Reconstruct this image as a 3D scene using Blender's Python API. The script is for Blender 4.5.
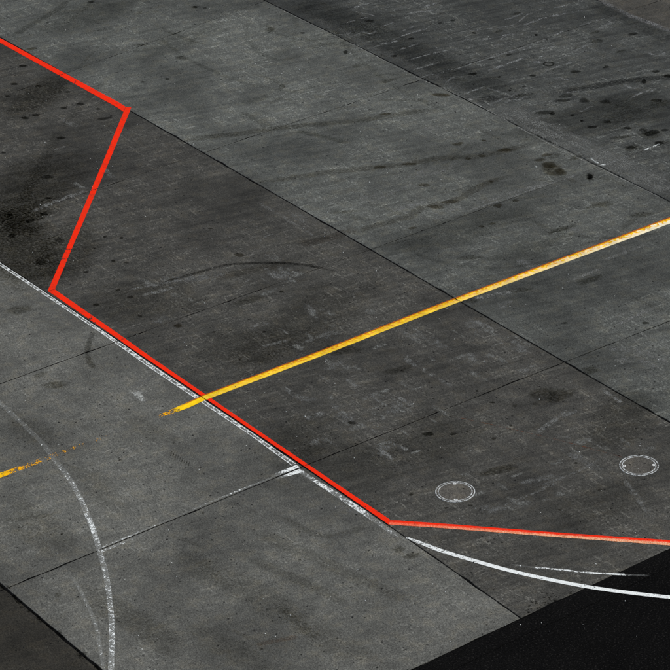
import bpy, math, random
import numpy as np
from mathutils import Matrix, Vector

random.seed(7); rng = np.random.default_rng(7)
scene = bpy.context.scene
for o in list(bpy.data.objects): bpy.data.objects.remove(o)
PI = math.pi

# ------------------------------------------------------------------ camera
S = 7.5                                     # slab side in metres
PITCH, ROLL, YAW, DIST, FPX = 0.4986232, -0.03906669, -0.95620007, 9.0811829*S, 2865.966
fw = Vector((math.sin(YAW)*math.cos(PITCH), math.cos(YAW)*math.cos(PITCH), -math.sin(PITCH)))
r0 = Vector((math.cos(YAW), -math.sin(YAW), 0)); u0 = r0.cross(fw)
rt = math.cos(ROLL)*r0 + math.sin(ROLL)*u0; up = -math.sin(ROLL)*r0 + math.cos(ROLL)*u0
CAM = -DIST*fw
cam = bpy.data.cameras.new('camera'); cam.sensor_width = 36; cam.lens = FPX/670*36
cam.clip_start = 1; cam.clip_end = 6000
co = bpy.data.objects.new('camera', cam); scene.collection.objects.link(co)
co.matrix_world = Matrix(((rt.x, up.x, -fw.x, CAM.x), (rt.y, up.y, -fw.y, CAM.y), (rt.z, up.z, -fw.z, CAM.z), (0, 0, 0, 1)))
scene.camera = co
scene.render.resolution_x = scene.render.resolution_y = 1024

# ------------------------------------------------------------------ light
SUN_EL, SUN_AZ = math.radians(48), math.radians(35)
w = bpy.data.worlds.new('World'); scene.world = w; w.use_nodes = True
nt = w.node_tree; bgn = nt.nodes['Background']
sky = nt.nodes.new('ShaderNodeTexSky'); sky.sky_type = 'NISHITA'; sky.sun_disc = False
sky.sun_elevation = SUN_EL; sky.sun_rotation = SUN_AZ
nt.links.new(sky.outputs[0], bgn.inputs[0]); bgn.inputs[1].default_value = 0.07
sl = bpy.data.lights.new('sun', 'SUN'); sl.energy = 3.0; sl.angle = math.radians(0.5); sl.color = (1, 0.96, 0.9)
so = bpy.data.objects.new('sun', sl); scene.collection.objects.link(so)
sd = Vector((math.sin(SUN_AZ)*math.cos(SUN_EL), math.cos(SUN_AZ)*math.cos(SUN_EL), math.sin(SUN_EL)))
so.rotation_euler = sd.to_track_quat('Z', 'Y').to_euler(); so.location = sd*100
vs = scene.view_settings
vs.view_transform = 'Standard'; vs.look = 'None'; vs.gamma = 1; vs.use_curve_mapping = False; vs.exposure = 0.22
scene.render.engine = 'CYCLES'
scene.cycles.transparent_max_bounces = 32
scene.cycles.max_bounces = 3; scene.cycles.diffuse_bounces = 1; scene.cycles.glossy_bounces = 1

# ------------------------------------------------------------------ survey: photo mark -> place on the apron (metres)
def G(px, py):
    px, py = float(px), float(py)
    d = ((px-335)/FPX)*rt - ((py-335)/FPX)*up + fw
    p = CAM + d*(-CAM.z/d.z)
    return np.array((p.x, p.y))
def GL(pts): return np.array([G(*p[:2]) for p in pts])
OX, OY = 1.59143715, 1.55236651
JS = {0: [(0,584),(8,589.5),(35.8,616),(61,637),(82.4,654.8),(100,668)],
      1: [(0,262),(20,275),(100.6,328),(150,363),(200,397),(250,430.5),(304.8,466),(342,493.5),(389,526),(407,538),(423.6,548.7),(440,560.5),(519,618.5)],
      2: [(0,37.5),(52,66),(120,103.5),(130.4,111),(200.3,152.2),(271.6,192.4),(320,219.6),(369.4,249),(455,299),(540,348),(565,361),(617.6,392),(664,420)],
      3: [(265,1),(295.5,15),(322.4,28.7),(360,47),(407,71.6),(423,79),(470,99.4),(547.6,142),(601,167.5),(668,200)],
      4: [(600,0),(621.6,13),(666,28)]}
KS = {0: [(420,668),(440,654.5),(519,619),(540,609.5),(586.6,587),(591,584),(670,550)],
      1: [(8,588),(103.6,548),(168,521.3),(218,500),(260,483.7),(304.8,466),(310.7,463.3),(368,440),(414.6,421.2),(423.6,418.5),(479,396),(538,372.5),(565,361),(617.6,341.7),(668,321)],
      2: [(0,384),(44.8,367.6),(112.8,342.2),(200,310.5),(271.6,286.3),(320,267.5),(369,250),(526,192),(601,167.4),(644,150),(663.7,142.5)],
      3: [(0,224.6),(43,205),(93,189),(112,184),(200.3,152.6),(241,141),(333,108),(350,104),(423,79.5),(450,70.7),(564.6,32),(621.6,13),(659,0)],
      4: [(0,100),(28.7,91.3),(86,59),(120,48.4),(206,20.6),(240,11.6),(265,4.5)]}
def fitline(samples, axis, nominal, deg):
    P = GL(samples); t = P[:, 1-axis]; r = P[:, axis]-nominal
    c = np.polyfit(t, r, deg); lo, hi = t.min(), t.max()
    return lambda x: nominal + np.polyval(c, np.clip(x, lo, hi))
JF = {}; KF = {}
for v in range(-3, 9):
    n = (v-OY)*S
    JF[v] = fitline(JS[v], 1, n, {1: 2, 2: 3, 3: 2}.get(v, 1)) if v in JS else (lambda n: lambda x: n+0*np.asarray(x, float))(n)
for u in range(0, 9):
    n = -(u-OX)*S
    KF[u] = fitline(KS[u], 0, n, 1 if u in (0, 4) else 2) if u in KS else (lambda n: lambda y: n+0*np.asarray(y, float))(n)
def node(u, v):
    x, y = -(u-OX)*S, (v-OY)*S
    for _ in range(5): y = float(JF[v](x)); x = float(KF[u](y))
    return np.array((x, y))
JGAP = {0: .055, 1: .020, 2: .029, 3: .026, 4: .012}
def kgap(u, v):                             # joint between two slabs of one lane
    if u == 0: return .02
    if v <= 0: return .022
    return .018 if u == 1 else .011
def in_joint(x, y, skip=None):
    for v in JS:
        if v == skip: continue
        if abs(y-float(JF[v](x))) < JGAP[v]*.5: return True
    for u in (1, 2, 3, 4):
        if abs(x-float(KF[u](y))) < .011: return True
    return False
def slab_of(x, y):
    v = max(k for k in JF if float(JF[k](x)) <= y)
    us = [k for k in KF if float(KF[k](y)) >= x]
    return (max(us) if us else -1, v)

# ------------------------------------------------------------------ node helpers
class N:
    def __init__(s, name):
        s.m = bpy.data.materials.new(name); s.m.use_nodes = True; s.t = s.m.node_tree; s.t.nodes.clear()
        s.out = s.new('ShaderNodeOutputMaterial')
    def new(s, k, **kw):
        n = s.t.nodes.new(k)
        for a, b in kw.items(): setattr(n, a, b)
        return n
    def put(s, sock, val):
        if isinstance(val, bpy.types.NodeSocket): s.t.links.new(val, sock)
        else: sock.default_value = val
    def math(s, op, a, b=None, c=None, clamp=False):
        n = s.new('ShaderNodeMath', operation=op, use_clamp=clamp); s.put(n.inputs[0], a)
        if b is not None: s.put(n.inputs[1], b)
        if c is not None: s.put(n.inputs[2], c)
        return n.outputs[0]
    def pos(s, scale=(1, 1, 1), rot=0, off=(0, 0, 0)):
        g = s.new('ShaderNodeNewGeometry')
        a = s.new('ShaderNodeMapping'); a.inputs['Rotation'].default_value = (0, 0, rot)
        a.inputs['Location'].default_value = off
        s.t.links.new(g.outputs['Position'], a.inputs['Vector'])
        b = s.new('ShaderNodeMapping'); b.inputs['Scale'].default_value = scale
        s.t.links.new(a.outputs[0], b.inputs['Vector'])
        return b.outputs[0]
    def noise(s, vec, scale, detail=4, rough=.55, dist=0):
        n = s.new('ShaderNodeTexNoise', noise_dimensions='2D'); s.put(n.inputs['Vector'], vec)
        n.inputs['Scale'].default_value = scale; n.inputs['Detail'].default_value = detail
        n.inputs['Roughness'].default_value = rough; n.inputs['Distortion'].default_value = dist
        return n.outputs['Fac']
    def ramp(s, x, lo, hi, a=0., b=1., smooth=True):
        n = s.new('ShaderNodeMapRange', interpolation_type='SMOOTHSTEP' if smooth else 'LINEAR'); n.clamp = True
        s.put(n.inputs['Value'], x); s.put(n.inputs['From Min'], lo); s.put(n.inputs['From Max'], hi)
        s.put(n.inputs['To Min'], a); s.put(n.inputs['To Max'], b)
        return n.outputs[0]
    def mix(s, f, a, b, mode='MIX'):
        n = s.new('ShaderNodeMix', data_type='RGBA', blend_type=mode)
        s.put(n.inputs[0], f); s.put(n.inputs[6], a); s.put(n.inputs[7], b)
        return n.outputs[2]
    def attr(s, name):
        n = s.new('ShaderNodeAttribute'); n.attribute_name = name
        return n.outputs['Fac']
    def scale_col(s, col, f):
        n = s.new('ShaderNodeVectorMath', operation='SCALE'); s.put(n.inputs[0], col); s.put(n.inputs['Scale'], f)
        return n.outputs[0]
    def bsdf(s, col, rough=.85, spec=.25, alpha=None, bump=None, bd=.004, metal=0):
        p = s.new('ShaderNodeBsdfPrincipled'); s.put(p.inputs['Base Color'], col); s.put(p.inputs['Roughness'], rough)
        p.inputs['Specular IOR Level'].default_value = spec; p.inputs['Metallic'].default_value = metal
        if bump is not None:
            b = s.new('ShaderNodeBump'); b.inputs['Strength'].default_value = 1; b.inputs['Distance'].default_value = bd
            s.put(b.inputs['Height'], bump); s.t.links.new(b.outputs[0], p.inputs['Normal'])
        o = p.outputs[0]
        if alpha is not None:
            tr = s.new('ShaderNodeBsdfTransparent'); mx = s.new('ShaderNodeMixShader')
            s.put(mx.inputs[0], alpha); s.t.links.new(tr.outputs[0], mx.inputs[1]); s.t.links.new(o, mx.inputs[2]); o = mx.outputs[0]
        s.t.links.new(o, s.out.inputs['Surface'])
        return s.m

def concrete(name, fixed=None, scuff=1., streak=1.):
    n = N(name)
    oi = n.new('ShaderNodeObjectInfo')
    col = oi.outputs['Color'] if fixed is None else fixed
    P0 = n.pos()
    big = n.noise(P0, .30, 5, .62)
    # traffic smears: long and thin, a little off the lane's cross direction; and along the lane
    stA = n.noise(n.pos((3.0, .34, 1), math.radians(14)), 1.5, 5, .74)
    stB = n.noise(n.pos((.32, 2.4, 1), math.radians(-3), (5, 9, 0)), 1.3, 5, .70)
    mid = n.noise(n.pos(off=(31, 7, 0)), 2.6, 4, .72)
    fine = n.noise(n.pos((1, 1.5, 1), .4), 13, 2, .7)
    grit = n.noise(P0, 34, 1, .6)
    f = n.ramp(big, .30, .70, .70, 1.30, False)
    sa = oi.outputs['Alpha'] if fixed is None else streak       # how smeared this slab is
    f = n.math('MULTIPLY', f, n.math('MULTIPLY_ADD', n.ramp(stA, .30, .70, -.42, .42, False), sa, 1.))
    f = n.math('MULTIPLY', f, n.math('MULTIPLY_ADD', n.ramp(stB, .30, .70, -.16, .16, False), sa, 1.))
    f = n.math('MULTIPLY', f, n.ramp(mid, .28, .72, .80, 1.20, False))
    f = n.math('MULTIPLY', f, n.ramp(fine, .28, .72, .80, 1.20, False))
    f = n.math('MULTIPLY', f, n.ramp(grit, .25, .75, .60, 1.40, False))
    # pale scuffs: thin broken scratches in both directions, only in patches
    sc1 = n.ramp(n.noise(n.pos((.8, 5, 1), math.radians(2)), 1.8, 4, .75), .54, .72)
    sc2 = n.ramp(n.noise(n.pos((5, .8, 1), math.radians(8)), 1.8, 4, .75), .54, .72)
    sc = n.math('MULTIPLY', n.math('MULTIPLY', n.math('MAXIMUM', sc1, sc2), n.ramp(big, .42, .56)), n.ramp(fine, .36, .62))
    f = n.math('ADD', f, n.math('MULTIPLY', n.math('MULTIPLY', sc, sa), 2.9*scuff))
    # small dark drips and pits
    vo = n.new('ShaderNodeTexVoronoi', voronoi_dimensions='2D'); vo.inputs['Scale'].default_value = 4.6; n.put(vo.inputs['Vector'], P0)
    sp = n.new('ShaderNodeSeparateColor'); n.t.links.new(vo.outputs['Color'], sp.inputs[0])
    rad = n.ramp(sp.outputs[0], .35, 1., .0, .11, False)
    d_ = n.math('ADD', vo.outputs['Distance'], n.math('MULTIPLY', n.math('SUBTRACT', fine, .5), .10))
    pit = n.ramp(n.math('SUBTRACT', d_, rad), -.03, .03, 1, 0)
    pit = n.math('MULTIPLY', pit, n.ramp(sp.outputs[0], .35, .42))
    f = n.math('MULTIPLY', f, n.math('SUBTRACT', 1, n.math('MULTIPLY', pit, n.ramp(sp.outputs[1], 0, 1, .2, .85))))
    c = n.scale_col(col, f)
    br = n.ramp(mid, .48, .68)              # brown oily tint in patches
    c = n.mix(n.math('MULTIPLY', br, .3), c, n.mix(1., c, (1.06, .94, .74, 1), 'MULTIPLY'))
    return n.bsdf(c, .88, .12)

def film_material(name, scale=2.5, lo=.30, hi=.62, stretch=(1, 1, 1), rot=0, edge=.3, floor=.35, k=1.5):
    """a thin dark film on the slab (oil, rubber): tints what lies under it, so the concrete's grain stays"""
    n = N(name); oi = n.new('ShaderNodeObjectInfo')
    nz = n.noise(n.pos(stretch, rot), scale, 5, .72); gr = n.noise(n.pos(), 15, 2, .7)
    w_ = n.attr('w')
    q = n.math('ADD', w_, n.math('MULTIPLY', n.math('SUBTRACT', nz, .5), k))
    q = n.math('ADD', q, n.math('MULTIPLY', n.math('SUBTRACT', gr, .5), k*.35))
    a = n.math('MULTIPLY', n.ramp(q, lo-edge, hi+edge), n.ramp(w_, 0, .45))
    a = n.math('MULTIPLY', a, n.ramp(gr, .3, .7, floor, 1.0))
    a = n.math('MULTIPLY', a, oi.outputs['Alpha'])
    c = n.mix(a, (1, 1, 1, 1), oi.outputs['Color'])
    t = n.new('ShaderNodeBsdfTransparent'); n.put(t.inputs[0], c); n.t.links.new(t.outputs[0], n.out.inputs['Surface'])
    return n.m

def dust_material(name, scale, stretch=(1, 1, 1), rot=0, lo=.50, hi=.66):
    n = N(name); oi = n.new('ShaderNodeObjectInfo')
    nz = n.noise(n.pos(stretch, rot), scale, 5, .75); gr = n.noise(n.pos((1, 2, 1), .5), 14, 3, .75)
    w_ = n.attr('w')
    q = n.math('ADD', nz, n.math('MULTIPLY', n.math('SUBTRACT', w_, .8), .16))
    a = n.math('MULTIPLY', n.ramp(q, lo-.05, hi+.03), n.ramp(w_, 0, .7))
    a = n.math('MULTIPLY', a, n.ramp(gr, .35, .62, .2, 1.))
    a = n.math('MULTIPLY', a, oi.outputs['Alpha'])
    return n.bsdf(n.scale_col(oi.outputs['Color'], n.ramp(gr, .25, .75, .7, 1.3)), .95, .1, alpha=a)

def paint_material(name, kind):
    n = N(name)
    u, v, wear = n.attr('u'), n.attr('v'), n.attr('wear')
    oi = n.new('ShaderNodeObjectInfo')
    P0 = n.pos()
    g1 = n.noise(P0, 9, 4, .7); g2 = n.noise(P0, 34, 2, .7)
    wob = n.math('MULTIPLY', n.math('SUBTRACT', g1, .5), .22)
    av = n.math('ABSOLUTE', n.math('SUBTRACT', v, .5))
    edge = n.ramp(n.math('ADD', av, n.math('MULTIPLY', wob, .45)), .43, .50, 1, 0)
    def cover(*parts):                      # 0..1 evenly spread flake pattern; `wear` is the share that has gone
        q = None
        for src, wt in parts:
            t_ = n.math('MULTIPLY', n.math('SUBTRACT', src, .5), wt); q = t_ if q is None else n.math('ADD', q, t_)
        q = n.math('MULTIPLY_ADD', q, 3.2, .5)
        return n.ramp(n.math('SUBTRACT', q, n.math('MULTIPLY_ADD', wear, 1.5, -.35)), -.10, .10)
    if kind == 'red':
        g3 = n.noise(P0, 2.2, 4, .6)
        c = n.mix(n.ramp(g3, .35, .7), (.90, .024, .003, 1), (.80, .026, .005, 1))
        old = n.math('MULTIPLY', n.ramp(n.math('ADD', v, n.math('MULTIPLY', wob, 2.2)), .25, .80), n.attr('fade'))
        oldc = n.mix(n.ramp(g2, .4, .62), (.80, .26, .11, 1), (.85, .52, .32, 1))
        c = n.mix(n.math('MINIMUM', n.math('MULTIPLY', old, 1.25), 1.), c, oldc)
        c = n.scale_col(c, n.ramp(g2, .25, .75, .86, 1.08))
        dirt = n.ramp(n.noise(n.pos((1, 1, 1), 0, (9, 1, 0)), 4, 4, .78), .52, .74)
        c = n.mix(n.math('MULTIPLY', dirt, .55), c, (.20, .03, .015, 1))
        a = n.math('MULTIPLY', edge, cover((g1, .6), (g2, .4)))
    elif kind == 'yellow':
        c = n.mix(n.ramp(g2, .35, .65), (.90, .54, .004, 1), (.92, .63, .014, 1))
        hat = n.noise(n.pos((3, 1.2, 1), math.radians(25)), 8, 3, .6)
        band_ = n.ramp(n.math('ABSOLUTE', n.math('SUBTRACT', v, .45)), .10, .30, 1, 0)
        c = n.mix(n.math('MULTIPLY', n.math('MULTIPLY', n.ramp(hat, .46, .56), band_), n.attr('rope')), c, (.74, .27, .004, 1))
        wh = n.math('MULTIPLY', n.attr('fade'), n.ramp(n.math('ADD', n.math('ADD', v, wob), n.math('MULTIPLY', n.math('SUBTRACT', g1, .5), 2.2)), .36, .62))
        c = n.mix(wh, c, (.88, .82, .62, 1))
        top = n.ramp(n.math('ADD', v, n.math('MULTIPLY', wob, .5)), .17, .25, 1, 0)
        c = n.mix(n.math('MULTIPLY', top, n.ramp(wear, .1, .4, 1, 0)), c, (.42, .10, .008, 1))
        c = n.mix(n.ramp(wear, .3, .6, 0, .8), c, (.88, .36, .004, 1))
        c = n.scale_col(c, n.ramp(n.noise(P0, 3, 4, .7), .3, .7, .80, 1.12))
        a = n.math('MULTIPLY', edge, cover((n.noise(P0, 4.5, 4, .75), .75), (g2, .35)))
    elif kind == 'rails':                   # old white line: two crisp rims, a scraped middle
        c = n.scale_col((.82, .85, .82), n.ramp(g2, .25, .75, .75, 1.1))
        mid = n.noise(n.pos((1, 1, 1), .6), 7, 4, .75)
        rim = n.ramp(n.math('ADD', av, n.math('MULTIPLY', wob, 1.3)), .27, .36)
        cv = n.math('MAXIMUM', n.math('MULTIPLY', rim, cover((g1, .6), (g2, .5))), n.math('MULTIPLY', n.ramp(mid, .52, .58), .95))
        cv = n.math('MAXIMUM', cv, n.ramp(mid, .35, .65, .03, .24))
        a = n.math('MULTIPLY', cv, n.ramp(av, .45, .5, 1, 0))
    else:
        c = n.scale_col((.82, .85, .82), n.ramp(g2, .25, .75, .75, 1.1))
        grv = n.noise(P0, 20, 3, .8)
        film = n.math('MULTIPLY', n.ramp(grv, .3, .7, .25, .75), n.ramp(wear, .1, 1., .7, 0, False))
        a = n.math('MULTIPLY', edge, n.math('MAXIMUM', cover((g1, .55), (grv, .6)), film))
    a = n.math('MULTIPLY', a, oi.outputs['Alpha'])
    return n.bsdf(c, .8, .06, alpha=a)

M = {}
M['slab'] = concrete('stained_concrete')
def plain(name, col, rough=.9, spec=.2, metal=0, var=.25, scale=30, bd=.002):
    n = N(name); z = n.noise(n.pos(), scale, 4, .65)
    return n.bsdf(n.scale_col(col, n.ramp(z, .25, .75, 1-var, 1+var)), rough, spec, bump=z, bd=bd, metal=metal)
M['sealant'] = plain('black_joint_sealant', (.004, .004, .004), .95, .02)
def asphalt(name, k):
    n = N(name)
    a = n.noise(n.pos(), 30, 3, .8); b = n.noise(n.pos(), .5, 5, .6); c3 = n.noise(n.pos((.3, 2, 1), 1.2), 1.1, 4, .6)
    f = n.math('MULTIPLY', n.ramp(a, .34, .68, .25, 1.9, False), n.math('MULTIPLY', n.ramp(b, .3, .7, .8, 1.25, False), n.ramp(c3, .3, .7, .85, 1.15, False)))
    st = n.ramp(n.noise(n.pos(off=(4, 4, 0)), 24, 2, .6), .60, .74)
    c = n.mix(n.math('MULTIPLY', st, .55), n.scale_col((k, k*.95, k*.90), f), (.030, .028, .026, 1))
    return n.bsdf(c, .95, .04)
M['asphalt'] = asphalt('fresh_black_asphalt', .0030)
M['asphalt2'] = asphalt('edge_strip_asphalt', .0034)
M['ground'] = plain('far_ground', (.06, .06, .055), var=.2, scale=3)
M['oil'] = film_material('oil_stain', 5, .32, .60, edge=.26, floor=.85, k=.8)
M['oilsoft'] = film_material('soaked_oil', 1.6, .35, .75, (1.5, .8, 1), .25)
M['rubber'] = film_material('tyre_rubber', 2.6, .40, .70, (1, 1, 1), .3)
M['dust'] = dust_material('pale_dust', 2.8, (1.3, 1, 1), .3, .46, .66)
M['duststrip'] = dust_material('dust_strip', 1.6, (1, 2, 1), .0, .30, .60)
M['scratch'] = dust_material('pale_scratch', 3.6, (1, 1.4, 1), .2, .42, .62)
for k in ('red', 'yellow', 'rails', 'white'): M['p_'+k] = paint_material(k+'_line_paint', k)

# ------------------------------------------------------------------ objects helpers
def mesh(name, verts, faces, mat, loc=(0, 0, 0), parent=None, smooth=False):
    me = bpy.data.meshes.new(name); me.from_pydata([tuple(p) for p in verts], [], faces); me.update()
    if mat is not None: me.materials.append(mat)
    if smooth: me.polygons.foreach_set('use_smooth', [True]*len(me.polygons))
    o = bpy.data.objects.new(name, me); scene.collection.objects.link(o); o.location = loc
    if parent is not None: o.parent = parent
    return o
def fattr(o, name, vals):
    a = o.data.attributes.new(name, 'FLOAT', 'POINT'); a.data.foreach_set('value', np.asarray(vals, np.float32))
def tag(o, label, cat, group=None):
    o['label'] = label; o['category'] = cat
    if group: o['group'] = group
    return o

# ------------------------------------------------------------------ setting
gz = -.35
ground = mesh('ground', [(-2500, -2500, gz), (2500, -2500, gz), (2500, 2500, gz), (-2500, 2500, gz)], [(0, 1, 2, 3)], M['ground'])
ground['kind'] = 'structure'
U0, U1, V0, V1 = 0, 7, -2, 7
def box_poly(name, poly, z0, z1, mat, parent=None):
    n = len(poly); vs_ = [(x, y, z0) for x, y in poly]+[(x, y, z1) for x, y in poly]
    fs = [tuple(range(n, 2*n)), tuple(range(n-1, -1, -1))]+[(i, (i+1) % n, n+(i+1) % n, n+i) for i in range(n)]
    return mesh(name, vs_, fs, mat, parent=parent)
apx = [node(U1, V0), node(U0, V0), node(U0, V1), node(U1, V1)]
apron = box_poly('apron', apx, -.30, -.007, M['sealant']); apron['kind'] = 'structure'

TONE = {}
def tone(u, v):
    base = {-1: .027, 0: .104, 1: .049, 2: .085, 3: .051, 4: .066}.get(v, .052)
    adj = {(0, 0): .95, (1, 0): 1.0, (2, 0): 1.02, (3, 0): .9, (0, 1): 1.08, (1, 1): 1.0, (2, 1): .98, (3, 1): .86, (4, 1): .82,
           (0, 2): .80, (1, 2): .86, (2, 2): .98, (3, 2): 1.06, (4, 2): .92, (2, 3): 1.06, (3, 3): .92, (4, 3): .9, (1, 3): 1.05}.get((u, v), 1)
    hue = {-1: (1.08, 1, .80), 0: (1.0, 1.0, .885), 1: (1.03, 1, .87), 2: (.97, 1.01, .905), 3: (.97, 1.01, .92), 4: (1.06, 1.0, .85)}.get(v, (1.03, 1, .87))
    return [base*adj*h for h in hue]
SLAB = {}
def side(pts_fn, t0, t1, n): return [pts_fn(t) for t in np.linspace(t0, t1, n, endpoint=False)]
for v in range(V0, V1):
    for u in range(U0, U1):
        a, b, c, d = node(u+1, v), node(u, v), node(u, v+1), node(u+1, v+1)   # counter-clockwise from -x,-y
        gl, gh = JGAP.get(v, .02)/2, JGAP.get(v+1, .02)/2
        kl, kh = kgap(u+1, v)/2, kgap(u, v)/2
        n = 26; wob = .006
        pts = []
        for t in np.linspace(0, 1, n, endpoint=False):
            x = a[0]+(b[0]-a[0])*t; pts.append((x, float(JF[v](x))+gl))
        for t in np.linspace(0, 1, n, endpoint=False):
            y = b[1]+(c[1]-b[1])*t; pts.append((float(KF[u](y))-kh, y))
        for t in np.linspace(0, 1, n, endpoint=False):
            x = c[0]+(d[0]-c[0])*t; pts.append((x, float(JF[v+1](x))-gh))
        for t in np.linspace(0, 1, n, endpoint=False):
            y = d[1]+(a[1]-d[1])*t; pts.append((float(KF[u+1](y))+kl, y))
        P = np.array(pts)
        # true corners: inset both ways, slightly knocked off
        for k, (sx, sy) in zip((0, n, 2*n, 3*n), ((kl, gl), (-kh, gl), (-kh, -gh), (kl, -gh))):
            cc = (a, b, c, d)[k//n]; P[k] = (cc[0]+sx+np.sign(sx)*.006, cc[1]+sy+np.sign(sy)*.006)
        mid = P.mean(0)
        for k in range(len(P)):
            if k % n: 
                dv = mid-P[k]; ax = 1 if (k//n) % 2 == 0 else 0
                P[k][ax] += np.sign(dv[ax])*abs(rng.normal(0, wob))*(1.4 if rng.random() < .25 else .6)+np.sign(dv[ax])*(rng.uniform(.012, .03) if rng.random() < .06 else 0)
        L = P-mid; m = len(L); ch = .007
        inn = L*(1-ch/np.linalg.norm(L, axis=1, keepdims=True)*1.2)
        vv = [(x, y, -.28) for x, y in L]+[(x, y, -ch*.8) for x, y in L]+[(x, y, 0) for x, y in inn]
        ff = [(i, (i+1) % m, m+(i+1) % m, m+i) for i in range(m)]+[(m+i, m+(i+1) % m, 2*m+(i+1) % m, 2*m+i) for i in range(m)]+[tuple(range(2*m, 3*m))]
        o = mesh('concrete_slab', vv, ff, M['slab'], (mid[0], mid[1], 0), apron)
        tc = tone(u, v); k = 1+rng.normal(0, .03) if not (0 <= u <= 4 and -1 <= v <= 4) else 1
        o.color = (tc[0]*k, tc[1]*k, tc[2]*k, {-1: .3, 0: .26, 1: .6, 2: .5, 3: .8}.get(v, .6)); SLAB[(u, v)] = o

# asphalt beyond the last row of slabs: an edge strip, a seam, then the wide mat
ys = np.linspace(-30, 75, 420)
seam = GL([(670, 568), (618, 590)]); sw = float(np.mean(seam[:, 0]-KF[0](seam[:, 1])))
aph = bpy.data.objects.new('asphalt_pavement', None); scene.collection.objects.link(aph); aph['kind'] = 'structure'
e0 = [(float(KF[0](y))+.006+abs(rng.normal(0, .012)), y) for y in ys]
e1 = [(float(KF[0](y))+sw+.01*math.sin(y*1.7)+rng.normal(0, .006), y) for y in ys]
def sheet(name, A, B, z0, z1, mat, par):
    n = len(A); vv = [(x, y, z1) for x, y in A]+[(x, y, z1) for x, y in B]+[(x, y, z0) for x, y in A]+[(x, y, z0) for x, y in B]
    ff = []
    for i in range(n-1):
        ff += [(i, n+i, n+i+1, i+1), (2*n+i, i, i+1, 2*n+i+1), (n+i, 3*n+i, 3*n+i+1, n+i+1)]
    return mesh(name, vv, ff, mat, parent=par)
sheet('paving_strip', e0, [(x-.006, y) for x, y in e1], -.3, -.004, M['asphalt2'], aph)
sheet('paving_mat', [(x+.006, y) for x, y in e1], [(x+70, y) for x, y in e1], -.3, -.007, M['asphalt'], aph)
mesh('seam_tack_coat', [(x-.05, y, -.02) for x, y in e1]+[(x+.05, y, -.02) for x, y in e1],
     [(i, len(e1)+i, len(e1)+i+1, i+1) for i in range(len(e1)-1)], M['sealant'], parent=aph)

# ------------------------------------------------------------------ stains and wear on the slabs
zc = [0]; FILM = {'oil_stain': .05, 'soaked_oil': .06, 'tyre_rubber': .06}
def nextz(base=.0012):
    zc[0] += 1; return base+zc[0]*6e-6
def hang(name, W, faces, wts, mat, col, alpha):
    W = np.array(W); c = W.mean(0); s = SLAB.get(slab_of(*c))
    par = s if s is not None else aph
    base = np.array(s.location[:2]) if s is not None else np.zeros(2)
    z = nextz()
    o = mesh(name, [(x-c[0], y-c[1], 0) for x, y in W], faces, mat, (c[0]-base[0], c[1]-base[1], z), par)
    fattr(o, 'w', wts)
    if mat in (M['oil'], M['oilsoft'], M['rubber']):      # colour = what is left of the slab's own tone; light crosses the film twice
        k = FILM[mat.name]; col = [math.sqrt(min(1., c_/k)) for c_ in col]
        if mat is not M['oil']: alpha = min(1., alpha*(1.05 if mat is M['rubber'] else 1.4))
    o.color = (*col, alpha); return o
BLACK = (.009, .009, .008); BROWN = (.017, .012, .006); DARK = (.014, .014, .013)
def blob(px, py, wd, ht, col=BLACK, alpha=.9, mat='oil', tilt=0., ragged=.10, name='oil_stain'):
    n = 22; ph = rng.uniform(0, 6.28, 4); am = rng.normal(0, ragged, 4)*np.array([1, .8, .6, .4])
    rows = []
    for f in (1.28, 1.0, .62):
        for i in range(n):
            t = 2*PI*i/n; r = 1+sum(am[k]*math.sin((k+2)*t+ph[k]) for k in range(4))
            x, y = .5*wd*f*r*math.cos(t), .5*ht*f*r*math.sin(t)
            rows.append(G(px+x*math.cos(tilt)-y*math.sin(tilt), py+x*math.sin(tilt)+y*math.cos(tilt)))
    rows.append(G(px, py))
    ff = [(i, n+i, n+(i+1) % n, (i+1) % n) for i in range(n)]+[(n+i, 2*n+i, 2*n+(i+1) % n, n+(i+1) % n) for i in range(n)]
    ff += [(2*n+i, 3*n, 2*n+(i+1) % n) for i in range(n)]
    return hang(name, rows, [tuple(reversed(f)) for f in ff], [0]*n+[.42]*n+[.85]*n+[1.], M[mat], col, alpha)
def ring(px, py, wd, ht, col=BLACK, alpha=.9):
    n = 24; rows = []; wt = []
    for f, q in ((1.15, 0), (1.0, .9), (.82, .9), (.6, 0)):
        for i in range(n): t = 2*PI*i/n; rows.append(G(px+.5*wd*f*math.cos(t), py+.5*ht*f*math.sin(t))); wt.append(q)
    ff = [(j*n+i, j*n+(i+1) % n, (j+1)*n+(i+1) % n, (j+1)*n+i) for j in range(3) for i in range(n)]
    return hang('oil_stain', rows, ff, wt, M['oil'], col, alpha)
def spline(P, n):
    P = np.asarray(P, float)
    if len(P) == 2: return np.array([P[0]+(P[1]-P[0])*t for t in np.linspace(0, 1, n)])
    Q = np.vstack([2*P[0]-P[1], P, 2*P[-1]-P[-2]]); out = []
    seg = np.linspace(0, len(P)-1, n)
    for s in seg:
        i = min(int(s), len(P)-2); t = s-i; a, b, c, d = Q[i], Q[i+1], Q[i+2], Q[i+3]
        out.append(.5*((2*b)+(c-a)*t+(2*a-5*b+4*c-d)*t*t+(3*b-a-3*c+d)*t**3))
    return np.array(out)
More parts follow.
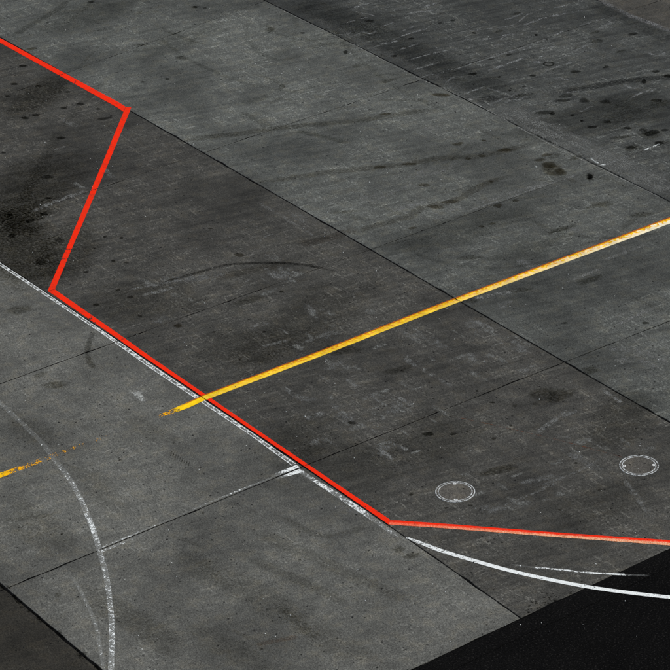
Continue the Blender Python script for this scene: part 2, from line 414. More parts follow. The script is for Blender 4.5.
def band(pts, width, col=DARK, alpha=.6, mat='rubber', name='tyre_mark', ends=.12):
    """pts: photo marks along the centre line; width in metres on the ground"""
    C = spline(GL(pts), max(12, 8*len(pts))); T = np.gradient(C, axis=0); T /= np.linalg.norm(T, axis=1, keepdims=True)
    Nn = np.c_[-T[:, 1], T[:, 0]]; n = len(C); rows = []; wt = []
    for s, q in ((-.5, 0), (-.26, .75), (0, 1), (.26, .75), (.5, 0)):
        for i in range(n):
            e = min(1, min(i, n-1-i)/max(1, ends*n)); rows.append(C[i]+Nn[i]*width*s*(.55+.45*e)); wt.append(q*e)
    ff = [(j*n+i, j*n+i+1, (j+1)*n+i+1, (j+1)*n+i) for j in range(4) for i in range(n-1)]
    return hang(name, rows, [tuple(f) for f in ff], wt, M[mat], col, alpha)

# large soft soaked areas
for a in ((22, 250, 90, 70, .7), (35, 190, 110, 60, .5), (70, 250, 60, 60, .45), (20, 215, 70, 40, .5), (40, 95, 70, 24, .4), (30, 100, 90, 40, .25), (150, 300, 120, 40, .3), (300, 330, 160, 60, .28),
          (250, 345, 110, 40, .25), (300, 440, 70, 50, .28), (430, 440, 120, 50, .25), (350, 460, 110, 50, .22), (620, 420, 70, 60, .3), (600, 505, 120, 40, .2)):
    blob(*a[:4], (.015, .0145, .012), a[4], 'oilsoft', rng.uniform(-.6, .2), name='soaked_stain')
for a in ((130, 620, 120, 30, .35), (40, 530, 80, 40, .3), (100, 490, 70, 26, .2), (250, 590, 140, 26, .25), (330, 640, 110, 26, .25), (230, 650, 90, 30, .25),
          (200, 570, 60, 22, .25), (30, 430, 60, 24, .22), (150, 430, 60, 20, .2)):
    blob(*a[:4], (.022, .021, .018), a[4], 'oilsoft', .5, name='soaked_stain')
for a in ((90, 15, 100, 26, .25), (180, 40, 100, 20, .2), (460, 230, 130, 30, .28), (530, 250, 90, 24, .22), (580, 120, 130, 36, .3), (640, 110, 70, 40, .3), (350, 35, 90, 22, .3)):
    blob(*a[:4], (.016, .016, .014), a[4], 'oilsoft', -.25, name='soaked_stain')
# dark lane beside the third long joint, pale dusty strip between
band([(285, -8), (330, 14), (380, 36), (430, 62), (475, 82), (520, 100)], 1.7, (.014, .0145, .014), .42, 'oilsoft', 'soaked_stain')
band([(495, 105), (520, 117), (555, 135), (600, 156), (640, 175), (690, 199)], 1.15, (.125, .128, .118), 1., 'duststrip', 'dust_strip')
band([(300, 12), (360, 40), (420, 70), (470, 94)], .42, (.092, .094, .086), .55, 'duststrip', 'dust_strip')
band([(592, -6), (621.6, 12), (650, 23), (676, 33)], .3, (.15, .15, .145), .9, 'duststrip', 'dust_strip')
band([(586, 0), (640, 26), (676, 42)], .8, (.016, .016, .016), .35, 'oilsoft', 'soaked_stain')

# tyre tracks
band([(165, 145), (200, 138), (245, 133), (270, 129), (300, 126), (354, 121), (390, 116), (415, 112), (450, 108)], .42, (.019, .018, .0155), .60)
band([(473, 101), (505, 98), (540, 95)], .6, (.012, .012, .012), .6)
band([(553, 93), (586, 88), (621, 82), (666, 77), (690, 74)], .5, (.011, .011, .011), .75)
band([(235, 186), (279, 180), (307, 176), (330, 172), (372, 168), (408, 164), (436, 159), (466, 157), (486, 155), (516, 148), (550, 138)], .42, (.020, .018, .0145), .5)
band([(345, 236), (368, 228), (390, 222), (408, 217), (420, 209), (436, 205), (455, 200), (490, 182), (520, 172)], .4, (.019, .017, .0135), .5)
band([(292, 130), (321, 136), (350, 144)], .3, (.02, .02, .018), .6)
band([(238, 112), (256, 119), (272, 129)], .4, (.022, .022, .02), .5)
band([(240, 104), (256, 100), (270, 95)], .4, (.022, .022, .02), .4)
band([(72, -3), (52, 13), (27, 27), (14, 36)], .35, (.018, .018, .017), .6)
band([(150, 288), (175, 279), (200, 272), (227, 265), (254, 263), (281, 263), (300, 264.4), (317, 267), (345, 274)], .17, (.008, .008, .008), .85)
band([(200, 279), (230, 275), (262, 268), (290, 262)], .5, (.015, .013, .01), .4)
band([(95, 330), (89, 343), (87.6, 352), (89.6, 362), (96, 370)], .2, (.016, .016, .015), .75)
band([(330, 208), (352, 216), (372, 222)], .3, (.024, .024, .022), .4)
band([(295, 245), (330, 238), (360, 226)], .5, (.017, .013, .01), .4)
band([(255, 530), (285, 545), (320, 560), (360, 580), (440, 610)], .5, (.03, .029, .026), .45)
band([(245, 555), (280, 572), (320, 590), (350, 604)], .4, (.024, .023, .02), .4)
band([(275, 605), (300, 625), (320, 640)], .35, (.022, .021, .018), .4)
band([(270, 512), (320, 535), (350, 532), (370, 522)], .28, (.024, .023, .02), .4)
band([(60, 130), (90, 95), (105, 80)], .35, (.016, .016, .015), .3)
band([(20, 205), (50, 150), (60, 130)], .5, (.014, .014, .012), .35)
for k in range(9):                          # the print of a tyre tread
    band([(172+k*2.2, 451+k*1.35), (170.5+k*2.2, 456+k*1.3)], .035, (.014, .014, .012), 1., 'rubber', 'tread_print', .05)
band([(448, 415.5), (480, 422), (536, 434.6), (570, 443), (611, 454), (630, 459)], .05, (.13, .045, .02), .55, 'scratch', 'rust_line')
band([(255, 645), (300, 636)], .2, (.03, .016, .009), .35)

# faint criss-cross of thin rubber arcs over the lighter lanes
def arc(x, y, ang, ln, bend, wd, a, col=(.03, .029, .026)):
    pts = []
    for t in (-.5, -.17, .17, .5):
        pts.append((x+ln*t*math.cos(ang)-bend*ln*(t*t-.08)*math.sin(ang), y+(ln*t*math.sin(ang)+bend*ln*(t*t-.08)*math.cos(ang))*.6))
    return band(pts, wd, col, a, 'rubber', 'tyre_mark', .25)
def lane(x, y): return slab_of(*G(x, y))[1]
k = 0
while k < 34:
    x, y = rng.uniform(60, 660), rng.uniform(5, 320)
    if lane(x, y) != 2: continue
    arc(x, y, rng.choice([-.35, -.25, .55, -1.0, .2])+rng.normal(0, .12), rng.uniform(30, 95), rng.normal(0, .25), rng.uniform(.09, .26), rng.uniform(.25, .5)); k += 1
k = 0
while k < 16:
    x, y = rng.uniform(5, 420), rng.uniform(300, 660)
    if lane(x, y) != 0: continue
    arc(x, y, rng.choice([.5, .6, -.4])+rng.normal(0, .1), rng.uniform(30, 90), rng.normal(0, .2), rng.uniform(.10, .3), rng.uniform(.2, .4), (.034, .033, .03)); k += 1

for p, wd, al in (([(252, 12), (246, 30), (256, 50), (282, 60), (312, 52)], .24, .3), ([(285, 8), (296, 24), (290, 46), (262, 62), (236, 60)], .24, .25), ([(262, 20), (275, 32), (300, 40), (330, 38)], .18, .4),
                  ([(410, 250), (440, 262), (500, 268), (560, 258), (610, 240)], .2, .4), ([(150, 30), (190, 60), (250, 84), (320, 96)], .2, .4), ([(330, 20), (350, 50), (400, 90), (470, 120)], .22, .35),
                  ([(520, 215), (560, 232), (620, 238), (675, 230)], .24, .4), ([(250, 115), (300, 90), (380, 75), (430, 78)], .18, .35)):
    band(p, wd, (.026, .026, .024), al)
for k in range(22):                         # soot caught along the wide joint
    t = rng.random(); x = 2+96*t; y = 586+84*t*.98+rng.normal(0, 2.2)
    blob(x, y, rng.uniform(3, 9), rng.uniform(2, 4), (.008, .008, .007), .7, 'oilsoft', .7, name='soaked_stain')

# oil spots, one by one: x, y, width, height in the photograph
spots = '''632.7 34 9 3|566 95.5 15 4|563.4 100.3 17 3|584 100.5 10 4.6|605.5 102 11 4|606 67 6 2.5|575 71.6 10 3|655.7 71.6 8 3|644 81.5 5 5|668 76 8 3.4|552 113.7 6 2.6
657 100.5 12 3.2|545 112.5 20 3.8|452.7 20.6 5 2|474 33 5 2|509 54.6 6 2.4|521.6 47.5 6 2|491 59 7 2|524 86.5 4 2|509.6 90.5 3 2|533 75.6 7 2.2|473 74 9 2.6|499 77 4 2|536 35 4 2|547 39 3 1.4
651 133 17 5.4|643 130 9 3|659 143 11 3|631.5 147.3 12 3.8|627 128 10 2.6|607 122 9 3|592 127 10 3|582 121 4 2|573 115 6 2|665 130 8 2.4
363.4 18 4.5 2.2|370 21 9 2|411 38.5 6 2|440 23 4 1.6|394 56 6 2.4|345.7 52 5 4|302.7 33 5 2|195 7 6 2.4|167.5 79 5 2|143 82 5 1.5|91 2 6.5 2.4|47.5 23 3 1.2
3.6 152.6 5 2|47.5 177 13 3.6|104 118.6 13 2.8|36 115 9 2.5|61 138 10 2.4|68 123 5 2|121.5 238 4 2.4|105 236.5 5 2|113.4 261 4.5 2.6|126.5 262.6 4.5 2.2|130.5 297 6 2.6|281.5 291.6 4.5 2|210.7 228.4 5 1.6
352 422.5 7.6 4.2|411 494.6 3.6 2.4|564.8 323 5 2.4|645.7 323 8 2.6|492.5 402.4 5 2.2|477 391 3.6 2|429 382.7 3 1.8|433.4 398.5 3 1.6|511 425.7 3 2|467 431.4 3 2|428 434 11 4|453 434 7 2.6|494 438.6 5 2.6
23 66 9 2|14 84 8 2.4|38 86 7 2|68 92 6 2.4|80 104 8 2.6|98 109 6 2|64 108 7 2.2|25 118 10 2.4|8 96 6 2|48 198 8 2.2|10 215 6 3|30 221 9 4|44 214 8 3|205 8 4 1.6|111 116 3 1.4
60 240 9 5|40 262 12 6|12 236 8 5|86 272 6 2.4|118 290 5 2.4|96 305 7 3|140 316 5 2|214 332 4 1.6|240 360 3 1.6|264 332 4 1.6|470 505.5 5 2|446 508 5 1.6|560 510 4 1.6|600 490 4 1.6|576 463 5 1.6
212 540 3 1.6|120 460 3 1.2|119 458 2.4 1.2|262 649 3 1.6|203 513 2.4 1.4|62 534 3 1.2|405 650 3.6 1.6|438 612 3 1.4|300 560 3 1.2|360 570 3 1.2'''
for ln in spots.split('\n'):
    for s in ln.split('|'):
        x, y, a, b = map(float, s.split())
        blob(x, y, a, b, (.0065, .0065, .006) if y < 150 or x < 140 else (.009, .009, .008), rng.uniform(.62, .96), tilt=rng.uniform(-.15, .05))
for s in '''553 170 22 12|549 165 14 7|561 172 12 6|458 144 11 3.4|468 158.7 6.5 3|482 156 9 2.6|424 185 13 3.6|451 201.7 15 4|498 205.8 8 4|515.5 200.5 7 2.4|491 181.6 6 2|492 223.7 8 2.2|412.5 228 9 2.4|481.5 226.4 7 2
239.4 255 11 4|32 48.7 10 2.6|178 325.7 9 4|440.5 95 19 3.4|484 140.5 5 1.6|547 155 12 3|436 207 16 4|540 160 12 3|505 150 14 4|410 164 14 3|385 114 12 2|380 167 12 3'''.replace('\n', '|').split('|'):
    x, y, a, b = map(float, s.split()); blob(x, y, a, b, (.014, .0122, .0090), rng.uniform(.6, .85), tilt=rng.uniform(-.15, .1))
for s in '''659 104 28 8|650 134 28 9|632 148 18 6|663 143 18 5|357 66 12 4|389 80.6 18 3|282 87 8 5|270 30 10 5|181 58 11 4|140 12.5 6 4|143 45 15 2|597 41 13 3|577 48 6 2.6|595 32 10 3|621 51 12 2.4|520 95 16 4|621 137 22 3|517 13.4 8 3|499 31 9 3|58 595 8 5|40 375 16 5|535.5 404 5 4
515 405.6 6 3|411 494 6 4|340 350 40 10|400 370 30 8|250 300 30 8|470 300 20 6|520 290 26 5|590 280 30 6|560 395 30 12|590 370 20 8|500 470 40 8|690 440 30 14|20 310 30 8|55 385 26 8|470 258 24 5|545 395 24 16|398 549 14 6|412 556 16 7
556 156 14 4|575 158 16 4|600 205 30 5|640 215 26 5|560 230 30 5'''.replace('\n', '|').split('|'):
    x, y, a, b = map(float, s.split()); blob(x, y, a, b, (.017, .0165, .014), rng.uniform(.4, .62), 'oilsoft', rng.uniform(-.3, .0), name='soaked_stain')
blob(590, 176.8, 6, 6, (.004, .004, .004), 1., ragged=.02); blob(590, 176.8, 9, 8, DARK, .7, 'oilsoft', ragged=.02, name='soaked_stain')
ring(548.7, 64, 11, 4.6); ring(557.5, 70, 9, 3.4, DARK, .5); ring(596, 41, 13, 4, DARK, .4)
for k in range(46):                         # tar crumbs trodden over the asphalt edge
    t = rng.random(); x = 525+60*t; y = 616-27*t-abs(rng.normal(0, 5))-1.5
    blob(x, y, rng.uniform(1, 3.2), rng.uniform(.8, 1.6), BLACK, .8, name='tar_spot')

# pale scuffs and scratched-up laitance
PALE = (.15, .155, .148)
def scr(pts, wd=.06, a=.6, col=PALE, mat='scratch'): return band(pts, wd*1.4, [c*1.4 for c in col], min(1, a*1.9), mat, 'scuff_mark', .2)
for p in ([(388.5,42),(411,33),(436,27)], [(398,50),(421.6,43)], [(405.5,61),(432,53.7),(464.6,47.5)], [(448.5,70.7),(470,65.4)], [(350,9),(373,2)], [(450,34),(482,29.5),(513,25),(529,14),(557.5,4.5)],
          [(477,41),(495,37.6),(514.5,33)], [(478.6,73.4),(512.7,62),(531,54)], [(538,57),(548,56)], [(550,9),(573,3.6)], [(553.6,36),(564,31)], [(575,27),(595,21.5),(609,17)], [(657.5,53),(668,48)],
          [(450,70.7),(490,58),(530,45),(564.6,32)], [(490,47),(512,41)], [(378,28),(395,22)], [(420,8),(440,2)], [(560,58),(590,50)], [(520,27),(545,18),(590,9)], [(601,167),(620,159),(644,150)], [(410,71),(440,62)]):
    scr(p, rng.uniform(.05, .11), rng.uniform(.4, .75))
scr([(642,151),(652,147),(664,142.4)], .06, 1, (.5,.52,.5)); scr([(596,166),(607,164)], .09, .9, (.4,.42,.4)); scr([(468,98.5),(473,100.5)], .08, .9, (.4,.4,.38)); scr([(590,158),(600,164.5)], .07, .8, (.4,.42,.4))
for p in ([(253.7,201),(275,212),(300,228)], [(289.6,221),(303,229),(315,237)], [(266,270),(286,282.7)], [(304,304),(317,316.7)], [(123,291),(168,282.7),(215,273.7)], [(140,296),(180,286)], [(190,282),(230,273)],
          [(517,373.7),(534.6,364)], [(509.6,339),(527.5,354)], [(436,378),(453,387)], [(474,519),(520,499),(577,474)], [(540,487),(585,468),(610,452)], [(450,498),(480,487)], [(575,405),(555,420),(530,438)], [(600,388),(625,405)],
          [(560,418),(580,409)], [(300,345),(330,332)], [(320,372),(345,360)], [(260,347),(290,340)], [(245,330),(270,322)], [(395,395),(415,408)], [(365,392),(392,408)], [(345,378),(360,388)], [(375,445),(395,462)], [(385,440),(412,452)],
          [(305,420),(325,412)], [(310,446),(322,438)], [(280,385),(300,400)], [(400,330),(425,345)], [(640,350),(670,365)], [(620,357),(634,364)], [(610,328),(660,305)], [(600,262),(650,243)], [(560,285),(610,265)], [(520,275),(560,262)],
          [(470,318),(500,335)], [(460,352),(480,362)], [(25,215),(60,200),(95,188)], [(100,165),(115,180)], [(355,200),(385,193)], [(365,205),(420,180)], [(385,213),(430,200)], [(400,180),(440,165)],
          [(400,178),(440,172),(460,160)], [(460,210),(515,192),(560,180)], [(430,215),(470,206)], [(440,220),(526,192),(600,167)], [(420,130),(440,126)], [(620,475),(655,520)], [(575,440),(555,435)], [(470,300),(520,290)]):
    scr(p, rng.uniform(.08, .2), rng.uniform(.3, .5), (.13, .132, .124))
for a in ((475, 326, 22, 12), (470, 357, 16, 12), (520, 347, 20, 10), (395, 408, 20, 10), (345, 415, 26, 12), (385, 450, 24, 10), (300, 218, 20, 10), (280, 275, 24, 10), (440, 345, 22, 9), (330, 335, 22, 8), (310, 400, 24, 9), (410, 360, 20, 8),
          (505, 305, 26, 8), (625, 350, 30, 10), (650, 365, 24, 9), (545, 480, 50, 9), (490, 510, 40, 8), (585, 462, 40, 9), (190, 400 - 122, 60, 6), (140, 392 - 10, 26, 10), (160, 300 + 20, 18, 8), (350, 510, 26, 8), (530, 265, 50, 7), (600, 240, 60, 8)):
    blob(*a, (.15, .153, .145), .75, 'dust', rng.uniform(-.5, .5), .2, 'dust_patch')
blob(137, 393, 18, 10, (.42, .43, .40), 1., 'dust', .5, .3, 'dust_patch')
for a in ((330, 520, 90, 40), (250, 500, 90, 30), (360, 560, 90, 30), (60, 320, 80, 30), (420, 600, 80, 36), (130, 370, 60, 24), (200, 460, 80, 30)):
    blob(*a, (.105, .106, .1), .33, 'dust', .5, .2, 'dust_patch')
for a in ((330, 95, 80, 20), (230, 100, 80, 22), (420, 140, 90, 18), (300, 150, 90, 18), (380, 190, 70, 14)):
    blob(*a, (.105, .11, .105), .3, 'dust', -.2, .2, 'dust_patch')

# many short strokes: along the lane and across it, in loose clusters
for (cx, cy, sx, sy, m) in ((360, 420, 40, 30, 16), (470, 350, 40, 26, 16), (320, 360, 50, 20, 10), (285, 265, 36, 28, 12), (520, 490, 60, 26, 12), (590, 455, 50, 22, 10), (620, 345, 40, 22, 10), (400, 400, 40, 22, 10), (175, 290, 50, 14, 8), (80, 170, 40, 40, 3), (330, 320, 40, 20, 6)):
    for k in range(m):
        x, y = rng.normal(cx, sx*.6), rng.normal(cy, sy*.6)
        if lane(x, y) not in (1, 2): continue
        l = rng.uniform(7, 22); sl_ = .62 if rng.random() < .6 else -.37
        scr([(x-l/2, y-l/2*sl_), (x, y+rng.normal(0, .5)), (x+l/2, y+l/2*sl_)], rng.uniform(.05, .2), rng.uniform(.25, .5), (.12, .122, .112))
for k in range(44):
    x, y = rng.uniform(290, 665), rng.uniform(0, 130)
    if lane(x, y) != 3: continue
    l = rng.uniform(10, 40); sl_ = rng.choice([-.3, -.38, -.2, .3], p=[.4, .3, .2, .1])
    scr([(x-l/2, y-l/2*sl_), (x-l*.1, y+rng.normal(0, 1.2)), (x+l*.2, y+l*.2*sl_+rng.normal(0, 1)), (x+l/2, y+l/2*sl_)], rng.uniform(.05, .12), rng.uniform(.25, .5))
band([(270, 4.5), (320, 28.6), (360, 48), (407, 72.8), (423, 80.4), (470, 100.8), (547.6, 143.2), (601, 168.8), (668, 201.4)], .05, (.30, .30, .28), .7, 'scratch', 'dust_strip', .02)

# ------------------------------------------------------------------ painted lines
def resample(P, step):
    L = np.r_[0, np.cumsum(np.linalg.norm(np.diff(P, axis=0), axis=1))]; n = max(2, int(L[-1]/step)+1)
    t = np.linspace(0, L[-1], n); return np.c_[np.interp(t, L, P[:, 0]), np.interp(t, L, P[:, 1])]
class Strip:
    def __init__(s): s.v = []; s.f = []; s.a = {k: [] for k in ('u', 'v', 'wear', 'fade', 'rope')}
    def add(s, A, B, wear=0., fade=0., rope=0., cut=-9, across=4, step=.014, lo=None, hi=None):
        """A, B: the two rims (world, same point count) -> cells; cells over an open joint are left out"""
        A = np.asarray(A, float); B = np.asarray(B, float); Cn = (A+B)/2
        L = np.r_[0, np.cumsum(np.linalg.norm(np.diff(Cn, axis=0), axis=1))]; n = max(3, int(L[-1]/step)+1)
        t = np.linspace(0, L[-1], n); base = len(s.v)
        f = lambda P: np.c_[np.interp(t, L, P[:, 0]), np.interp(t, L, P[:, 1])]
        a, b = f(A), f(B)
        if lo is not None:                  # keep the paint on its own side of a lane joint
            for q in (a, b): q[:, 1] = np.maximum(q[:, 1], JF[lo](q[:, 0])+JGAP[lo]/2+.006)
        if hi is not None:
            for q in (a, b): q[:, 1] = np.minimum(q[:, 1], JF[hi](q[:, 0])-JGAP[hi]/2-.005)
        ev = lambda q, k: q(k) if callable(q) else q
        for i in range(n):
            for j in range(across+1):
                p = a[i]+(b[i]-a[i])*j/across; s.v.append((p[0], p[1], 0)); k = i/(n-1)
                s.a['u'].append(t[i]); s.a['v'].append(j/across); s.a['wear'].append(ev(wear, k)); s.a['fade'].append(ev(fade, k)); s.a['rope'].append(ev(rope, k))
        w_ = across+1
        for i in range(n-1):
            for j in range(across):
                q = [base+i*w_+j, base+i*w_+j+1, base+(i+1)*w_+j+1, base+(i+1)*w_+j]
                if cut is not None:
                    m = np.mean([s.v[k] for k in q], axis=0)
                    if in_joint(m[0], m[1], cut): continue
                s.f.append(tuple(q))
    def line(s, pts, width, n=60, **kw):
        C = spline(GL(pts), n); T = np.gradient(C, axis=0); T /= np.linalg.norm(T, axis=1, keepdims=True); Nn = np.c_[-T[:, 1], T[:, 0]]
        if callable(width): wd = np.array([width(k) for k in np.linspace(0, 1, n)])[:, None]
        else: wd = width
        s.add(C+Nn*wd/2, C-Nn*wd/2, **kw)
    def build(s, name, mat, z, label, cat, alpha=1, group=None):
        V = np.array(s.v); c = V.mean(0)
        # faces up
        f0 = s.f[0]; nz = np.cross(V[f0[1]]-V[f0[0]], V[f0[2]]-V[f0[0]])[2]
        F = s.f if nz > 0 else [tuple(reversed(f)) for f in s.f]
        o = mesh(name, V-c, F, mat, (c[0], c[1], z)); o.color = (1, 1, 1, alpha)
        for k, q in s.a.items(): fattr(o, k, q)
        return tag(o, label, cat, group)
def seg(k, a, b): return max(0., min(1., (k-a)/(b-a)))
def bumps(*c):                              # wear only near given stations: (station, half width, amount)
    return lambda k: max([am*max(0, 1-abs(k-p)/hw) for p, hw, am in c]+[0.])

st = Strip()                                # red
st.add(GL([(-14, 30.5), (0, 38), (120, 103), (125.6, 106.8)]), GL([(-14, 35.6), (0, 43), (117, 107.6), (123.3, 112)]), wear=bumps((.06, .015, .55), (.655, .012, .62)), cut=2)
st.add(GL([(131.4, 107.6), (129.9, 111.6), (110.6, 158.5), (71.5, 250), (55, 289.6)]), GL([(125.5, 107), (123.4, 112), (104.3, 158.5), (65.5, 250), (47.4, 291.2)]), wear=bumps((.80, .014, .72), (.845, .012, .68)), cut=2)
st.add(GL([(55, 289.4), (120, 334.8), (150, 356.3), (250, 425.0), (340, 486), (390.7, 520)]), GL([(47.4, 291), (120, 340.6), (150, 363), (250, 430.1), (340, 493.6), (388.3, 524.8)]), wear=bumps((.135, .008, .72), (.52, .006, .4), (.30, .006, .35)), cut=1, lo=1)
st.add(GL([(390.7, 520), (440, 523.4), (555, 532.4), (670, 540.3), (700, 542.5)]), GL([(388.3, 524.8), (440, 528.2), (555, 537.2), (670, 545.8), (700, 548)]), fade=lambda k: .30+.75*seg(k, .05, .7))
st.build('red_line', M['p_red'], .0052, 'solid red painted boundary line zigzagging across the dark concrete slabs', 'painted line')

st = Strip()                                # yellow
st.add(GL([(154, 417), (166, 411.8), (185, 403.4), (203, 395)]), GL([(155, 420.2), (168, 415.4), (187, 408.8), (205, 400.6)]), wear=lambda k: .92-.30*seg(k, .0, .3)-.30*seg(k, .25, .5)-.32*seg(k, .5, .85))
st.add(GL([(203, 395), (320, 350.6), (440, 303.4), (663, 219.6), (690, 209.5)]), GL([(205, 400.6), (320, 357), (440, 309.6), (663, 226.6), (690, 216.5)]),
       fade=lambda k: .06+.9*seg(k, .45, .95), rope=lambda k: seg(k, .02, .12), across=12, step=.016)
st.build('yellow_line', M['p_yellow'], .0066, 'solid yellow guide line running diagonally up to the right edge', 'painted line')
st = Strip()
st.add(GL([(-14, 477.6), (13, 468.4), (57, 452), (90, 440), (160, 414.6)]), GL([(-14, 483.4), (13, 473.4), (57, 456.8), (90, 444.4), (160, 417.4)]),
       wear=lambda k: .42+.30*seg(k, .08, .25)+.08*seg(k, .3, .45)+.07*seg(k, .58, .7))
st.build('worn_yellow_line', M['p_yellow'], .0060, 'almost worn away yellow line on the pale concrete at the left edge', 'painted line')

st = Strip()                                # white, along the second long joint
st.add(GL([(-14, 253), (0, 262.3), (20, 275.2), (100, 328), (150, 363.6), (250, 431.3), (296, 463.6)]), GL([(-14, 256.8), (0, 266), (20, 279), (100, 332.4), (150, 368.2), (250, 435.2), (291.5, 465.6)]), wear=lambda k: .34+.2*(1-seg(k, 0, .25)), cut=1, hi=1)
st.build('white_double_line', M['p_rails'], .0040, 'scraped white line hugging the red line, from left edge to the white fork', 'painted line')
st = Strip()
st.add(GL([(301, 469.4), (325, 484.8), (342, 495), (368, 512), (386, 526.4), (404, 538)]), GL([(297.5, 472), (319, 486), (341, 500.4), (370, 520), (389, 533.2), (409, 542)]), wear=lambda k: .62+.1*math.sin(k*20)+.35*seg(k, .6, 1), cut=1, hi=1)
st.line([(406, 537.6), (422, 543.4), (440, 550.4), (474, 560.8), (508.7, 570.4), (543, 578.3), (587.6, 586.9), (629, 592.8), (670, 597.4), (695, 599.6)], lambda k: .07+.055*seg(k, 0, .15), wear=lambda k: .46-.16*seg(k, .1, .4)+.05*math.sin(k*31))
st.build('white_curved_line', M['p_white'], .0046, 'white line sweeping from the red line bend across onto the black asphalt', 'painted line')
st = Strip()
st.line([(500, 563), (529, 567), (556.7, 569.4), (591, 572.9), (627, 574.9), (650, 575.8)], .062, wear=lambda k: .97-.40*seg(k, .1, .35)+.12*math.sin(k*38)-.12*seg(k, .5, .75)+.5*seg(k, .78, .95))
st.build('white_dashed_line', M['p_white'], .0042, 'thin broken white line between the red line and the white curve', 'painted line')
st = Strip()
st.line([(-12, 392), (0, 403), (17, 418.7), (30, 431), (43, 444), (54.6, 460), (68, 477), (80.6, 499), (89.6, 520.6), (95, 535), (98.5, 547.5), (102, 560), (105.7, 574), (109.3, 597), (111.6, 621.6), (111.8, 640), (111, 670), (109, 690)],
        .125, n=120, wear=lambda k: .86-.12*seg(k, .3, .40)-.18*max(0, 1-abs(k-.53)/.06)-.06*seg(k, .7, .85))
st.build('white_arc_line', M['p_white'], .0036, 'white arc curving down the pale slabs at lower left', 'painted line')
st = Strip()
st.line([(40, 530), (50, 545), (64.5, 567), (77, 585), (87.8, 605.5), (95.8, 625), (99.4, 643), (103, 665), (104, 684)], .085, wear=lambda k: .97-.13*seg(k, .3, .45))
st.build('faint_white_arc_line', M['p_white'], .0034, 'faint worn white arc inside the brighter arc near the wide dark joint', 'painted line')
st = Strip()
def onK1(x, dy): 
    P = np.array(KS[1]); return (x, float(np.interp(x, P[:, 0], P[:, 1]))+dy)
st.add(GL([onK1(x, -4.6+.012*(300-x)) for x in (296, 285, 270)]), GL([onK1(x, -.6) for x in (300, 287, 270)]), wear=lambda k: .4+.6*seg(k, .3, 1))
st.add(GL([onK1(x, .8) for x in (300, 288, 276)]), GL([onK1(x, 5.2-.12*(300-x)) for x in (302, 288, 276)]), wear=lambda k: .3+.6*seg(k, .2, 1))
st.add(GL([onK1(x, -2.0) for x in (272, 220, 160, 101)]), GL([onK1(x, -.4) for x in (272, 220, 160, 101)]), wear=lambda k: .80-.10*math.sin(k*9))
st.add(GL([onK1(x, 1.6) for x in (101, 112, 128, 150)]), GL([onK1(x, 4.0) for x in (101, 112, 128, 150)]), wear=lambda k: .62+.38*seg(k, .1, 1))
st.build('white_cross_line', M['p_white'], .0032, 'faint white paint left along a joint, linking the arc and the red line', 'painted line')

# ------------------------------------------------------------------ manhole covers
n_ = N('worn_bright_rim'); z1 = n_.noise(n_.pos(), 13, 4, .75); z2 = n_.noise(n_.pos(), 45, 2, .6)
cc_ = n_.mix(n_.ramp(n_.math('ADD', n_.math('MULTIPLY', z1, .6), n_.math('MULTIPLY', z2, .4)), .42, .54), (.09, .09, .083, 1), (.58, .60, .58, 1))
M['rim'] = n_.bsdf(cc_, .55, .4)
M['lid'] = concrete('cover_infill', (.088, .082, .070), .3, .3)
M['key'] = plain('bright_key_plate', (.72, .72, .68), .5, .4, 0, .15)
M['gap'] = M['sealant']
def annulus(r1, r2, z0, z1, n=64, rings=()):
    vv = []; 
    for r, z in ((r1, z0), (r1, z1), (r2, z1), (r2, z0)):
        vv += [(r*math.cos(2*PI*i/n), r*math.sin(2*PI*i/n), z) for i in range(n)]
    return vv, [(j*n+i, j*n+(i+1) % n, (j+1)*n+(i+1) % n, (j+1)*n+i) for j in range(3) for i in range(n)]
def disc(r, z0, z1, n=64):
    vv = [(r*math.cos(2*PI*i/n), r*math.sin(2*PI*i/n), z) for z in (z0, z1) for i in range(n)]
    return vv, [(i, (i+1) % n, n+(i+1) % n, n+i) for i in range(n)]+[tuple(range(n, 2*n))]
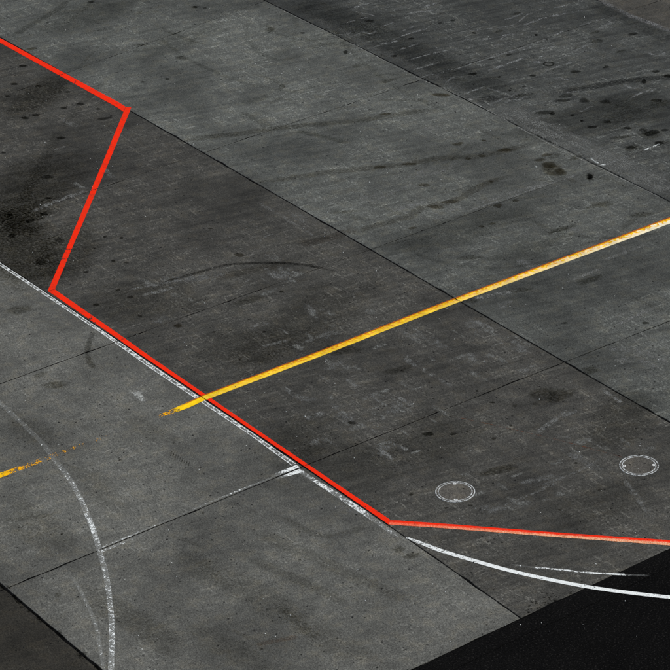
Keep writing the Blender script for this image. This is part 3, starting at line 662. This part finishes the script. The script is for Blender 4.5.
def cover(px, py, rot, label):
    p = G(px, py); root = bpy.data.objects.new('manhole_cover', None); scene.collection.objects.link(root)
    root.location = (p[0], p[1], .0015); root.rotation_euler.z = rot
    tag(root, label, 'manhole cover', 'manhole covers in the dark slab')
    R = .43
    def part(name, g, mat, flip=False, par=root):
        return mesh(name, g[0], [tuple(reversed(f)) for f in g[1]] if flip else g[1], mat, parent=par)
    part('seat_bed', disc(R-.004, -.02, .0008), M['gap'])
    part('outer_frame', annulus(R, R-.024, -.02, .0060), M['rim'])
    lid = part('lid', disc(R-.078, -.02, .0040), M['lid'])
    part('lid_rim', annulus(R-.054, R-.076, -.02, .0054), M['rim'], par=lid)
    part('seal_ring', annulus(R-.026, R-.052, -.02, .0022), M['lid'])
    for s in (-1, 1):
        c = s*(R-.11)
        vv = [(c+a*.026, b*.04, z) for z in (-.01, .0058) for a, b in ((-1, -.6), (-.6, -1), (.6, -1), (1, -.6), (1, .6), (.6, 1), (-.6, 1), (-1, .6))]
        ff = [(i, (i+1) % 8, 8+(i+1) % 8, 8+i) for i in range(8)]+[tuple(range(8, 16))]
        mesh('lifting_plate', vv, ff, M['key'], parent=lid)
        vv = [(c+a*.007, b*.018, .0064) for a, b in ((-1, -1), (1, -1), (1, 1), (-1, 1))]
        mesh('lifting_slot', vv, [(0, 1, 2, 3)], M['sealant'], parent=lid)
    return root
yaw_r = math.atan2(rt.y, rt.x)
cover(455.2, 491.8, yaw_r+PI/2, 'round manhole cover nearer the red line, key plates at top and bottom')
cover(639, 465.6, yaw_r, 'round manhole cover by the right edge, key plates at left and right')

# ------------------------------------------------------------------ loose grit: pale stone chips and crumbs
def grit(name, cnt, col, rmin, rmax, label, seed):
    r_ = np.random.default_rng(seed); V = []; F = []
    for k in range(cnt):
        x, y = r_.uniform(-15, 685), r_.uniform(-15, 650)
        p = G(x, y); s = rmin+(rmax-rmin)*r_.random()**2.2; b = len(V); a = r_.uniform(0, 6.28)
        pts = [(s*math.cos(a+i*2*PI/5)*r_.uniform(.7, 1.2), s*math.sin(a+i*2*PI/5)*r_.uniform(.7, 1.2)) for i in range(5)]
        V += [(p[0]+q[0], p[1]+q[1], 0.0) for q in pts]+[(p[0]+q[0]*.6, p[1]+q[1]*.6, s*r_.uniform(.5, .8)) for q in pts]
        F += [(b+i, b+(i+1) % 5, b+5+(i+1) % 5, b+5+i) for i in range(5)]+[tuple(range(b+5, b+10))]
    o = mesh(name, V, F, plain(name+'_stone', col, .8, .3, 0, .2), (0, 0, .001)); o['kind'] = 'stuff'
    return tag(o, label, 'grit')
grit('pale_grit', 380, (.55, .56, .53), .006, .017, 'tiny pale stone chips scattered over the whole apron', 3)
grit('dark_grit', 500, (.012, .012, .011), .008, .022, 'tiny dark crumbs scattered over the whole apron', 5)
